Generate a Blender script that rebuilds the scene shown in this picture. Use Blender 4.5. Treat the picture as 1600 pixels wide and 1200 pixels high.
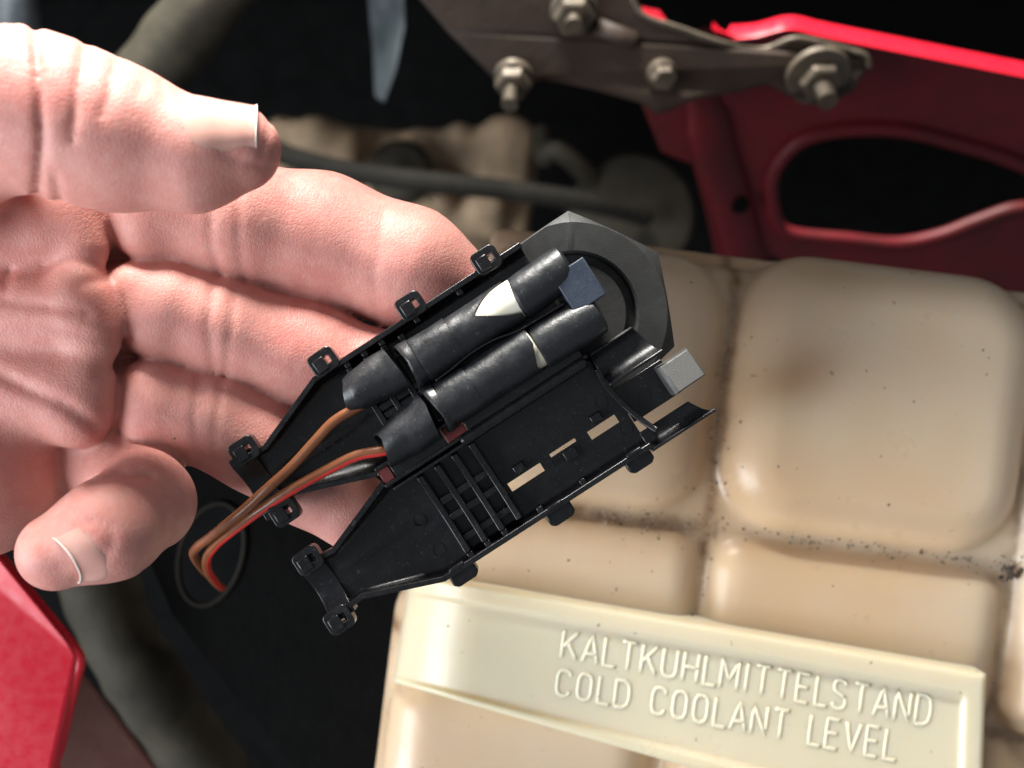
import bpy, bmesh, math, random
import numpy as np
from mathutils import Vector, Matrix
from mathutils.geometry import tessellate_polygon

random.seed(7)
rng = np.random.default_rng(7)
for o in list(bpy.data.objects):
    bpy.data.objects.remove(o)
sc = bpy.context.scene
COL = sc.collection

# ---------------------------------------------------------------- camera
CAMZ = 0.20
F = 1600 * 40.0 / 36.0
cam_d = bpy.data.cameras.new('camera')
cam = bpy.data.objects.new('camera', cam_d)
COL.objects.link(cam)
cam.location = (0, 0, CAMZ)
cam_d.sensor_width = 36
cam_d.lens = 40
cam_d.clip_start = 0.01
cam_d.clip_end = 20
cam_d.dof.use_dof = True
cam_d.dof.focus_distance = 0.205
cam_d.dof.aperture_fstop = 14
sc.camera = cam

# ---------------------------------------------------------------- light
world = bpy.data.worlds.new('World')
sc.world = world
world.use_nodes = True
bg = world.node_tree.nodes['Background']
bg.inputs['Color'].default_value = (0.90, 0.94, 1.0, 1)
bg.inputs['Strength'].default_value = 0.31


def area(name, loc, target, size, power, color, size_y=None):
    d = bpy.data.lights.new(name, 'AREA')
    d.energy = power
    d.color = color
    d.size = size
    if size_y:
        d.shape = 'RECTANGLE'
        d.size_y = size_y
    o = bpy.data.objects.new(name, d)
    COL.objects.link(o)
    o.location = loc
    o.rotation_euler = (Vector(target) - Vector(loc)).to_track_quat('-Z', 'Y').to_euler()
    return o


area('key_light', (-0.20, 0.90, 0.155), (-0.05, 0, 0), 0.30, 54.0, (1.0, 0.965, 0.90))
area('side_light', (-0.80, -0.28, 0.47), (0.05, -0.02, -0.03), 0.66, 19.0, (0.88, 0.94, 1.0))
sc.view_settings.view_transform = 'Standard'
sc.view_settings.look = 'None'
sc.view_settings.exposure = -0.22
sc.view_settings.gamma = 1.0


# ---------------------------------------------------------------- helpers
def P(px, py, z):
    k = (CAMZ - z) / F
    return Vector(((px - 800) * k, (600 - py) * k, z))


def PX(r, z):
    return r * (CAMZ - z) / F


def tag(o, label, cat, group=None, kind=None):
    if label:
        o['label'] = label
    if cat:
        o['category'] = cat
    if group:
        o['group'] = group
    if kind:
        o['kind'] = kind
    return o


def empty(name, loc, label, cat):
    o = bpy.data.objects.new(name, None)
    o.empty_display_size = 0.01
    o.location = loc
    COL.objects.link(o)
    tag(o, label, cat)
    return o


def mesh_obj(name, verts, faces, mat, parent=None, local=False, smooth=True, bevel=0, bseg=2,
             solid=0, sub=0, flat_angle=35):
    """verts are world points unless local; children are stored relative to the parent Empty"""
    me = bpy.data.meshes.new(name)
    off = Vector((0, 0, 0))
    if parent is not None and not local:
        off = parent.location
        q = parent
        while q.parent is not None:
            q = q.parent
            off = off + q.location
    verts = [tuple(Vector(v) - off) for v in verts]
    me.from_pydata(verts, [], faces)
    me.validate()
    me.update()
    o = bpy.data.objects.new(name, me)
    COL.objects.link(o)
    if parent is not None:
        o.parent = parent
    me.materials.append(mat)
    bm = bmesh.new()
    bm.from_mesh(me)
    bmesh.ops.recalc_face_normals(bm, faces=bm.faces)
    bm.to_mesh(me)
    bm.free()
    if smooth:
        me.polygons.foreach_set('use_smooth', [True] * len(me.polygons))
        if flat_angle:
            try:
                me.set_sharp_from_angle(angle=math.radians(flat_angle))
            except Exception:
                pass
    if solid:
        m = o.modifiers.new('solid', 'SOLIDIFY')
        m.thickness = solid
        m.offset = -1
    if bevel:
        m = o.modifiers.new('bevel', 'BEVEL')
        m.width = bevel
        m.segments = bseg
        m.limit_method = 'ANGLE'
        m.angle_limit = math.radians(35)
        m.harden_normals = False
    if sub:
        m = o.modifiers.new('sub', 'SUBSURF')
        m.levels = m.render_levels = sub
    return o


class MB:
    """collects geometry for ONE mesh; scale s turns local units into metres"""
    def __init__(self, s=1.0):
        self.v = []
        self.f = []
        self.s = s

    def add(self, verts, faces):
        n = len(self.v)
        self.v += [Vector(p) * self.s for p in verts]
        self.f += [tuple(i + n for i in f) for f in faces]
        return self

    def box(self, x0, x1, y0, y1, z0, z1, rot=0, taper=0):
        cx, cy = (x0 + x1) / 2, (y0 + y1) / 2
        c, s = math.cos(rot), math.sin(rot)
        vs = []
        for z, t in ((z0, 0), (z1, taper)):
            for x, y in ((x0 + t, y0 + t), (x1 - t, y0 + t), (x1 - t, y1 - t), (x0 + t, y1 - t)):
                dx, dy = x - cx, y - cy
                vs.append((cx + dx * c - dy * s, cy + dx * s + dy * c, z))
        self.add(vs, [(3, 2, 1, 0), (4, 5, 6, 7), (0, 1, 5, 4), (1, 2, 6, 5), (2, 3, 7, 6), (3, 0, 4, 7)])
        return self

    def prism(self, poly, z0, z1):
        n = len(poly)
        vs = [(x, y, z0) for x, y in poly] + [(x, y, z1) for x, y in poly]
        fs = [tuple(range(n - 1, -1, -1)), tuple(range(n, 2 * n))]
        fs += [(i, (i + 1) % n, n + (i + 1) % n, n + i) for i in range(n)]
        return self.add(vs, fs)

    def ring(self, x, y, r0, r1, z0, z1, n=20):
        vs = []
        for r, z in ((r0, z0), (r1, z0), (r1, z1), (r0, z1)):
            vs += [(x + r * math.cos(2 * math.pi * i / n), y + r * math.sin(2 * math.pi * i / n), z) for i in range(n)]
        fs = []
        for k in range(4):
            for i in range(n):
                a, b = k * n + i, k * n + (i + 1) % n
                c, d = ((k + 1) % 4) * n + (i + 1) % n, ((k + 1) % 4) * n + i
                fs.append((a, b, c, d))
        return self.add(vs, fs)

    def sweep(self, pts, radii, n=16, flat=1.0, cap=True):
        pts = [Vector(p) for p in pts]
        m = len(pts)
        if not hasattr(radii, '__len__'):
            radii = [radii] * m
        vs = []
        prev = None
        for i in range(m):
            t = (pts[min(i + 1, m - 1)] - pts[max(i - 1, 0)]).normalized()
            if prev is None:
                up = Vector((0, 0, 1)) if abs(t.z) < 0.9 else Vector((0, 1, 0))
                side = t.cross(up).normalized()
            else:
                side = (prev - t * prev.dot(t)).normalized()
            prev = side
            up = side.cross(t).normalized()
            for k in range(n):
                a = 2 * math.pi * k / n
                vs.append(pts[i] + side * (math.cos(a) * radii[i]) + up * (math.sin(a) * radii[i] * flat))
        fs = []
        for i in range(m - 1):
            for k in range(n):
                fs.append((i * n + k, i * n + (k + 1) % n, (i + 1) * n + (k + 1) % n, (i + 1) * n + k))
        if cap:
            fs.append(tuple(range(n - 1, -1, -1)))
            fs.append(tuple((m - 1) * n + k for k in range(n)))
        return self.add(vs, fs)

    def lathe(self, prof, center=(0, 0, 0), axis=(0, 0, 1), n=24):
        """prof: (r, h) along axis"""
        ax = Vector(axis).normalized()
        q = Vector((0, 0, 1)).rotation_difference(ax)
        vs = []
        for r, h in prof:
            for k in range(n):
                a = 2 * math.pi * k / n
                vs.append(Vector(center) + q @ Vector((r * math.cos(a), r * math.sin(a), h)))
        fs = []
        m = len(prof)
        for i in range(m - 1):
            for k in range(n):
                fs.append((i * n + k, i * n + (k + 1) % n, (i + 1) * n + (k + 1) % n, (i + 1) * n + k))
        fs.append(tuple(range(n - 1, -1, -1)))
        fs.append(tuple((m - 1) * n + k for k in range(n)))
        return self.add(vs, fs)

    def build(self, name, mat, parent=None, **kw):
        return mesh_obj(name, self.v, self.f, mat, parent, **kw)


def catmull(pts, n=8, closed=False):
    pts = [Vector(p) for p in pts]
    m = len(pts)
    out = []
    rngi = range(m) if closed else range(m - 1)
    for i in rngi:
        g = (lambda k: pts[k % m]) if closed else (lambda k: pts[min(max(k, 0), m - 1)])
        p0, p1, p2, p3 = g(i - 1), g(i), g(i + 1), g(i + 2)
        for j in range(n):
            t = j / n
            out.append(0.5 * ((2 * p1) + (-p0 + p2) * t + (2 * p0 - 5 * p1 + 4 * p2 - p3) * t * t
                              + (-p0 + 3 * p1 - 3 * p2 + p3) * t ** 3))
    if not closed:
        out.append(pts[-1])
    return out


def panel(name, outer, holes, zf, thick, mat, parent=None, bevel=0.0, **kw):
    """sheet cut to an outline (with holes), bent to zf, with real thickness"""
    loops = [[Vector((p[0], p[1], 0)) for p in outer]] + [[Vector((p[0], p[1], 0)) for p in h] for h in holes]
    tris = tessellate_polygon(loops)
    flat = [p for l in loops for p in l]
    vs = [P(p.x, p.y, zf(p.x, p.y)) for p in flat]
    n = len(vs)
    vs2 = [v - Vector((0, 0, thick)) for v in vs]
    fs = [tuple(t) for t in tris] + [tuple(i + n for i in reversed(t)) for t in tris]
    s = 0
    for l in loops:
        m = len(l)
        for i in range(m):
            a, b = s + i, s + (i + 1) % m
            fs.append((a, b, b + n, a + n))
        s += m
    return mesh_obj(name, vs + vs2, fs, mat, parent, bevel=bevel, **kw)


# --- signed-distance modelling for organic shapes
class Field:
    def __init__(self, lo, hi, h):
        self.lo = np.array(lo, dtype=np.float32)
        self.h = h
        self.n = (np.ceil((np.array(hi) - np.array(lo)) / h)).astype(int) + 1
        self.ax = [self.lo[i] + h * np.arange(self.n[i], dtype=np.float32) for i in range(3)]

    def new(self):
        return np.full(self.n, 0.02, dtype=np.float32)

    def sub(self, lo, hi):
        sl = []
        for i in range(3):
            a = int(max(0, math.floor((lo[i] - self.lo[i]) / self.h)))
            b = int(min(self.n[i], math.ceil((hi[i] - self.lo[i]) / self.h) + 1))
            sl.append(slice(a, max(a, b)))
        return tuple(sl)

    def grid(self, sl):
        return (self.ax[0][sl[0]][:, None, None], self.ax[1][sl[1]][None, :, None], self.ax[2][sl[2]][None, None, :])

    def cone(self, f, a, b, ra, rb, k, m=0.008):
        a, b = np.array(a), np.array(b)
        R = max(ra, rb) + m
        sl = self.sub(np.minimum(a, b) - R, np.maximum(a, b) + R)
        x, y, z = self.grid(sl)
        d = b - a
        L = max(float(d @ d), 1e-12)
        t = np.clip(((x - a[0]) * d[0] + (y - a[1]) * d[1] + (z - a[2]) * d[2]) / L, 0, 1)
        t = t.astype(np.float32)
        ds = np.sqrt((x - a[0] - t * d[0]) ** 2 + (y - a[1] - t * d[1]) ** 2 + (z - a[2] - t * d[2]) ** 2) - (ra + (rb - ra) * t)
        self.mix(f, sl, ds.astype(np.float32), k)

    def mix(self, f, sl, ds, k):
        g = f[sl]
        if k <= 0:
            f[sl] = np.minimum(g, ds)
        else:
            hh = np.clip(k - np.abs(g - ds), 0, None) / k
            f[sl] = np.minimum(g, ds) - hh * hh * k * 0.25

    def rbox(self, f, c, ex, ey, half, r, k, m=0.008):
        """rounded box, axes ex, ey in the xy plane"""
        c = np.array(c)
        ext = np.abs(np.array(ex)) * half[0] + np.abs(np.array(ey)) * half[1]
        ext = np.array([ext[0], ext[1], half[2]]) + m
        sl = self.sub(c - ext, c + ext)
        x, y, z = self.grid(sl)
        u = (x - c[0]) * ex[0] + (y - c[1]) * ex[1]
        v = (x - c[0]) * ey[0] + (y - c[1]) * ey[1]
        qx = np.abs(u) - (half[0] - r)
        qy = np.abs(v) - (half[1] - r)
        qz = np.abs(z - c[2]) - (half[2] - r)
        ds = np.sqrt(np.maximum(qx, 0) ** 2 + np.maximum(qy, 0) ** 2 + np.maximum(qz, 0) ** 2) \
            + np.minimum(np.maximum(np.maximum(qx, qy), qz), 0) - r
        self.mix(f, sl, ds.astype(np.float32), k)

    def pillow(self, f, c, ex, ey, half, rp, r, k, m=0.008):
        """box with plan corner radius rp and edge radius r"""
        c = np.array(c)
        ext = np.abs(np.array(ex)) * half[0] + np.abs(np.array(ey)) * half[1]
        ext = np.array([ext[0], ext[1], half[2]]) + m
        sl = self.sub(c - ext, c + ext)
        x, y, z = self.grid(sl)
        u = (x - c[0]) * ex[0] + (y - c[1]) * ex[1]
        v = (x - c[0]) * ey[0] + (y - c[1]) * ey[1]
        qx = np.abs(u) - (half[0] - rp)
        qy = np.abs(v) - (half[1] - rp)
        d2 = np.sqrt(np.maximum(qx, 0) ** 2 + np.maximum(qy, 0) ** 2) + np.minimum(np.maximum(qx, qy), 0) - rp
        wx = d2 + r
        wz = np.abs(z - c[2]) - half[2] + r
        ds = np.minimum(np.maximum(wx, wz), 0) + np.sqrt(np.maximum(wx, 0) ** 2 + np.maximum(wz, 0) ** 2) - r
        self.mix(f, sl, ds.astype(np.float32), k)

    def nets(self, f, smooth=2):
        h = self.h
        s = f < 0
        c = np.zeros(np.array(f.shape) - 1, dtype=np.int8)
        nx, ny, nz = c.shape
        corners = [(i, j, k) for i in (0, 1) for j in (0, 1) for k in (0, 1)]
        for i, j, k in corners:
            c += s[i:i + nx, j:j + ny, k:k + nz]
        act = (c > 0) & (c < 8)
        ai = np.argwhere(act)
        idx = np.full(c.shape, -1, dtype=np.int64)
        idx[act] = np.arange(len(ai))
        pos = np.zeros((len(ai), 3))
        cnt = np.zeros(len(ai))
        for a in corners:
            for ax in range(3):
                if a[ax] == 0:
                    b = list(a)
                    b[ax] = 1
                    f0 = f[ai[:, 0] + a[0], ai[:, 1] + a[1], ai[:, 2] + a[2]]
                    f1 = f[ai[:, 0] + b[0], ai[:, 1] + b[1], ai[:, 2] + b[2]]
                    m = (f0 < 0) != (f1 < 0)
                    t = np.where(m, f0 / np.where(m, f0 - f1, 1), 0)
                    p = np.array(a, dtype=float)[None, :].repeat(len(ai), 0)
                    p[:, ax] += t
                    pos += p * m[:, None]
                    cnt += m
        pos = (ai + pos / cnt[:, None]) * h + self.lo
        quads = []
        for ax in range(3):
            sl0 = [slice(None)] * 3
            sl1 = [slice(None)] * 3
            sl0[ax] = slice(0, -1)
            sl1[ax] = slice(1, None)
            d = s[tuple(sl0)] != s[tuple(sl1)]
            e = np.argwhere(d)
            o1, o2 = [(1, 2), (2, 0), (0, 1)][ax]
            ok = (e[:, o1] > 0) & (e[:, o2] > 0) & (e[:, o1] < c.shape[o1]) & (e[:, o2] < c.shape[o2])
            e = e[ok]
            q = []
            for d1, d2 in ((-1, -1), (0, -1), (0, 0), (-1, 0)):
                g = e.copy()
                g[:, o1] += d1
                g[:, o2] += d2
                q.append(idx[g[:, 0], g[:, 1], g[:, 2]])
            q = np.stack(q, 1)
            inside = s[e[:, 0], e[:, 1], e[:, 2]]
            q[~inside] = q[~inside][:, ::-1]
            quads.append(q)
        quads = np.concatenate(quads)
        quads = quads[(quads >= 0).all(1)]
        for _ in range(smooth):
            acc = np.zeros_like(pos)
            n = np.zeros(len(pos))
            for i in range(4):
                a, b = quads[:, i], quads[:, (i + 1) % 4]
                for d in range(3):
                    acc[:, d] += np.bincount(a, pos[b, d], len(pos)) + np.bincount(b, pos[a, d], len(pos))
                n += np.bincount(a, minlength=len(pos)) + np.bincount(b, minlength=len(pos))
            pos = pos * 0.4 + 0.6 * acc / np.maximum(n, 1)[:, None]
        return pos, quads


def np_obj(name, pos, quads, mat, parent=None):
    me = bpy.data.meshes.new(name)
    if parent is not None:
        pos = pos - np.array(parent.location)
    me.vertices.add(len(pos))
    me.vertices.foreach_set('co', pos.astype(np.float32).ravel())
    me.loops.add(quads.size)
    me.loops.foreach_set('vertex_index', quads.astype(np.int32).ravel())
    me.polygons.add(len(quads))
    me.polygons.foreach_set('loop_start', np.arange(0, quads.size, 4, dtype=np.int32))
    me.polygons.foreach_set('loop_total', np.full(len(quads), 4, dtype=np.int32))
    me.polygons.foreach_set('use_smooth', np.ones(len(quads), dtype=bool))
    me.update(calc_edges=True)
    me.validate()
    me.materials.append(mat)
    o = bpy.data.objects.new(name, me)
    COL.objects.link(o)
    if parent is not None:
        o.parent = parent
    return o


# ---------------------------------------------------------------- materials
class NT:
    def __init__(self, name):
        self.m = bpy.data.materials.new(name)
        self.m.use_nodes = True
        self.t = self.m.node_tree
        self.b = self.t.nodes['Principled BSDF']
        self.co = self.n('ShaderNodeTexCoord').outputs['Object']

    def n(self, kind, **kw):
        x = self.t.nodes.new(kind)
        for k, v in kw.items():
            setattr(x, k, v)
        return x

    def link(self, a, b):
        self.t.links.new(a, b)

    def noise(self, scale, detail=4, rough=0.55, co=None, dist=0.0):
        x = self.n('ShaderNodeTexNoise')
        x.inputs['Scale'].default_value = scale
        x.inputs['Detail'].default_value = detail
        x.inputs['Roughness'].default_value = rough
        x.inputs['Distortion'].default_value = dist
        self.link(co or self.co, x.inputs['Vector'])
        return x.outputs['Fac']

    def ramp(self, fac, stops):
        x = self.n('ShaderNodeValToRGB')
        el = x.color_ramp.elements
        while len(el) < len(stops):
            el.new(0.5)
        for e, (p, c) in zip(el, stops):
            e.position = p
            e.color = (c, c, c, 1) if not hasattr(c, '__len__') else (*c, 1)
        self.link(fac, x.inputs['Fac'])
        return x.outputs['Color']

    def mixc(self, fac, a, b, mode='MIX'):
        x = self.n('ShaderNodeMix', data_type='RGBA', blend_type=mode)
        for sock, val in ((x.inputs[0], fac), (x.inputs[6], a), (x.inputs[7], b)):
            if hasattr(val, 'is_linked'):
                self.link(val, sock)
            elif hasattr(val, '__len__'):
                sock.default_value = (*val, 1)
            else:
                sock.default_value = val
        return x.outputs[2]

    def bump(self, h, strength, dist=0.0005, prev=None):
        x = self.n('ShaderNodeBump')
        x.inputs['Strength'].default_value = strength
        x.inputs['Distance'].default_value = dist
        self.link(h, x.inputs['Height'])
        if prev is not None:
            self.link(prev, x.inputs['Normal'])
        return x.outputs['Normal']

    def set(self, **kw):
        for k, v in kw.items():
            s = self.b.inputs[k.replace('_', ' ')]
            if hasattr(v, 'is_linked'):
                self.link(v, s)
            elif hasattr(v, '__len__') and len(v) == 3 and s.type == 'RGBA':
                s.default_value = (*v, 1)
            else:
                s.default_value = v
        return self.m


def plastic(name, c, rough=0.4, dust=0.3, dcol=(0.22, 0.21, 0.20), grain=2500, bs=0.15, spec=0.5):
    t = NT(name)
    d = t.ramp(t.noise(900, 6, 0.7), [(0.60, 0.0), (0.78, dust)])
    speck = t.ramp(t.noise(3800, 2, 0.5), [(0.70, 0.0), (0.75, dust * 1.8)])
    f = t.mixc(1.0, d, speck, 'ADD')
    col = t.mixc(f, c, dcol)
    r = t.ramp(t.noise(400, 5), [(0.3, rough - 0.10), (0.7, rough + 0.12)])
    nb = t.bump(t.noise(grain, 3), bs, 0.00012)
    return t.set(Base_Color=col, Roughness=r, Normal=nb, Specular_IOR_Level=spec)


def simple(name, c, rough=0.6, metal=0.0, c2=None, scale=60, bs=0.3, bscale=300, bdist=0.0006, spec=0.5):
    t = NT(name)
    c2 = c2 or tuple(x * 0.55 for x in c)
    col = t.mixc(t.ramp(t.noise(scale, 6, 0.65), [(0.35, 0.0), (0.68, 1.0)]), c, c2)
    return t.set(Base_Color=col, Roughness=rough, Metallic=metal, Normal=t.bump(t.noise(bscale, 5), bs, bdist), Specular_IOR_Level=spec)


def skin_mat():
    t = NT('skin')
    big = t.ramp(t.noise(55, 4, 0.6), [(0.35, 0.0), (0.68, 1.0)])
    col = t.mixc(big, (0.61, 0.285, 0.240), (0.53, 0.200, 0.170))
    mott = t.ramp(t.noise(420, 4, 0.6), [(0.42, 0.0), (0.65, 0.32)])
    col = t.mixc(mott, col, (0.66, 0.36, 0.305))
    # fine skin lines: stretched cells, plus fingerprint-scale ridges
    vor = t.n('ShaderNodeTexVoronoi')
    vor.feature = 'DISTANCE_TO_EDGE'
    vor.inputs['Scale'].default_value = 1300
    t.link(t.co, vor.inputs['Vector'])
    n1 = t.bump(t.ramp(vor.outputs['Distance'], [(0.0, 0.0), (0.18, 1.0)]), 0.26, 0.00012)
    w = t.n('ShaderNodeTexWave')
    w.inputs['Scale'].default_value = 560
    w.inputs['Distortion'].default_value = 9.0
    w.inputs['Detail'].default_value = 2.0
    w.inputs['Detail Scale'].default_value = 0.12
    t.link(t.co, w.inputs['Vector'])
    n2 = t.bump(w.outputs['Fac'], 0.05, 0.00006, n1)
    n3 = t.bump(t.noise(260, 5, 0.65), 0.45, 0.00030, n2)
    return t.set(Base_Color=col, Roughness=0.52, Normal=n3, Subsurface_Weight=0.42,
                 Subsurface_Radius=(1.0, 0.36, 0.22), Subsurface_Scale=0.0022, Specular_IOR_Level=0.34)


def tank_mat(name, c1, c2, dirt=True):
    t = NT(name)
    col = t.mixc(t.ramp(t.noise(16, 3, 0.5), [(0.38, 0.0), (0.62, 1.0)]), c1, c2)
    if dirt:
        att = t.n('ShaderNodeAttribute', attribute_name='grime')
        # grime settled along the moulded seams, broken up by noise
        g = t.n('ShaderNodeMath', operation='MULTIPLY')
        t.link(att.outputs['Fac'], g.inputs[0])
        t.link(t.ramp(t.noise(140, 6, 0.7), [(0.25, 0.25), (0.65, 1.0)]), g.inputs[1])
        col = t.mixc(g.outputs[0], col, (0.20, 0.105, 0.045))
        st = t.n('ShaderNodeAttribute', attribute_name='brown_tint')
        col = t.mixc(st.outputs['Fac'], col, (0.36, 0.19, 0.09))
    speck = t.ramp(t.noise(420, 2, 0.5), [(0.735, 0.0), (0.76, 0.75)])
    col = t.mixc(speck, col, (0.20, 0.13, 0.08))
    r = t.ramp(t.noise(90, 5), [(0.3, 0.26), (0.7, 0.40)])
    n1 = t.bump(t.noise(1400, 3), 0.22, 0.00022)
    n2 = t.bump(t.noise(45, 3), 0.25, 0.0009, n1)
    return t.set(Base_Color=col, Roughness=r, Normal=n2, Subsurface_Weight=0.7,
                 Subsurface_Radius=(1.0, 0.72, 0.42), Subsurface_Scale=0.007, Specular_IOR_Level=0.5)


M_skin = skin_mat()
_t = NT('nail')
M_nail = _t.set(Base_Color=_t.mixc(_t.ramp(_t.noise(260, 3), [(0.4, 0.0), (0.6, 1.0)]), (0.66, 0.36, 0.30), (0.62, 0.32, 0.265)),
                Roughness=0.22, Subsurface_Weight=0.4, Subsurface_Radius=(1, .5, .35), Subsurface_Scale=0.0015,
                Normal=_t.bump(_t.noise(900, 2), 0.1, 0.0001))
_t = NT('nail_edge')
M_nail_edge = _t.set(Base_Color=(0.85, 0.78, 0.68), Roughness=0.35)
M_black = plastic('black_plastic', (0.006, 0.006, 0.007), 0.28, 0.22, spec=0.42)
M_black2 = plastic('black_rubber_sleeve', (0.011, 0.012, 0.014), 0.38, 0.24, grain=1100, bs=0.5)
M_cap = plastic('grey_black_plastic', (0.021, 0.021, 0.020), 0.58, 0.10, grain=4200, bs=0.35)
M_wedge = plastic('lit_black_plastic', (0.042, 0.042, 0.040), 0.58, 0.10, grain=4200, bs=0.35)  # reflected light put into the colour as a lighter grey
M_tab = plastic('sky_tinted_black_plastic', (0.022, 0.030, 0.048), 0.46, 0.25, dcol=(0.20, 0.24, 0.32), grain=3800, bs=0.5)  # sky reflection put into the colour as blue
M_white = simple('ivory_plastic', (0.80, 0.76, 0.64), 0.35, c2=(0.70, 0.63, 0.48), scale=200, bs=0.1)
M_brown = simple('brown_insulation', (0.20, 0.070, 0.028), 0.32, c2=(0.15, 0.052, 0.020), scale=200, bs=0.1)
M_redwire = simple('red_insulation', (0.55, 0.035, 0.030), 0.30, c2=(0.42, 0.025, 0.02), scale=200, bs=0.1)
M_film = simple('dark_red_film', (0.15, 0.015, 0.013), 0.5)
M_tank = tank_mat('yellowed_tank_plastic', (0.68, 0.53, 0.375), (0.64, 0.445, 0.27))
M_letter = tank_mat('moulded_letter_plastic', (0.78, 0.72, 0.54), (0.75, 0.68, 0.48), dirt=False)
M_letter.node_tree.nodes['Principled BSDF'].inputs['Subsurface Weight'].default_value = 0.0
M_plate = tank_mat('pale_tank_plastic', (0.70, 0.625, 0.455), (0.67, 0.58, 0.40), dirt=False)
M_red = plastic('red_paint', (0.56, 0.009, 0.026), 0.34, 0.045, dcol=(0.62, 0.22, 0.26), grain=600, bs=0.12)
M_redshade = simple('shaded_red_paint', (0.125, 0.008, 0.013), 0.5, c2=(0.065, 0.010, 0.010), scale=30, bs=0.25, spec=0.25)  # darker copy of the red paint, shade put into the colour
M_redbrown = simple('worn_red_primer', (0.21, 0.105, 0.085), 0.55, c2=(0.16, 0.05, 0.045), scale=35)
M_rust = simple('rusty_steel', (0.046, 0.028, 0.019), 0.6, 0.0, c2=(0.024, 0.016, 0.012), scale=35, spec=0.3)
M_steel = simple('zinc_steel', (0.13, 0.105, 0.075), 0.5, 0.4, c2=(0.06, 0.046, 0.034), scale=180)
M_engine = simple('dirty_cast_metal', (0.34, 0.235, 0.14), 0.75, 0.0, c2=(0.13, 0.092, 0.058), scale=40, bs=0.6)
M_hose = simple('dusty_rubber', (0.052, 0.045, 0.031), 0.7, c2=(0.024, 0.021, 0.015), scale=55, spec=0.2)
M_pipe = simple('dark_pipe_rubber', (0.022, 0.020, 0.016), 0.7, spec=0.15)
M_dark = simple('engine_bay_black', (0.006, 0.006, 0.006), 0.7, c2=(0.003, 0.003, 0.003), spec=0.05)
M_cover = simple('black_cover', (0.0024, 0.0024, 0.0024), 0.6, c2=(0.001, 0.001, 0.001), scale=90, bs=0.3, spec=0.06)
M_grey = simple('grey_blue_metal', (0.16, 0.19, 0.20), 0.5, c2=(0.07, 0.08, 0.085))
M_grit = simple('dark_grit', (0.055, 0.042, 0.032), 0.8)
M_sand = simple('pale_grit', (0.62, 0.55, 0.46), 0.5)

# ---------------------------------------------------------------- setting: the dark bay
floor = MB()
floor.box(-1.0, 1.0, -1.0, 1.0, -0.62, -0.60)
tag(floor.build('engine_bay_floor', M_dark), None, None, kind='structure')
wall_ = MB()
wall_.box(-1.0, 1.0, 0.27, 0.29, -0.60, -0.20)
tag(wall_.build('firewall', M_dark), None, None, kind='structure')
# added unseen blocker beam above the top edge of the picture: keeps direct light off the tank and deep parts
beam = MB()
beam.prism([(-0.5, 0.160), (0.5, 0.160), (0.5, 0.176), (-0.5, 0.176)], -0.095, 0.010)
tag(beam.build('light_blocker', M_dark, bevel=0.004), None, None, kind='structure')


def zc(px, py, ztop, rpx):
    """a ball whose top is at ztop and whose outline has radius rpx in view"""
    r = rpx * (CAMZ - ztop) / (F - rpx)
    p = P(px, py, ztop - r)
    return np.array(p), r


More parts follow.
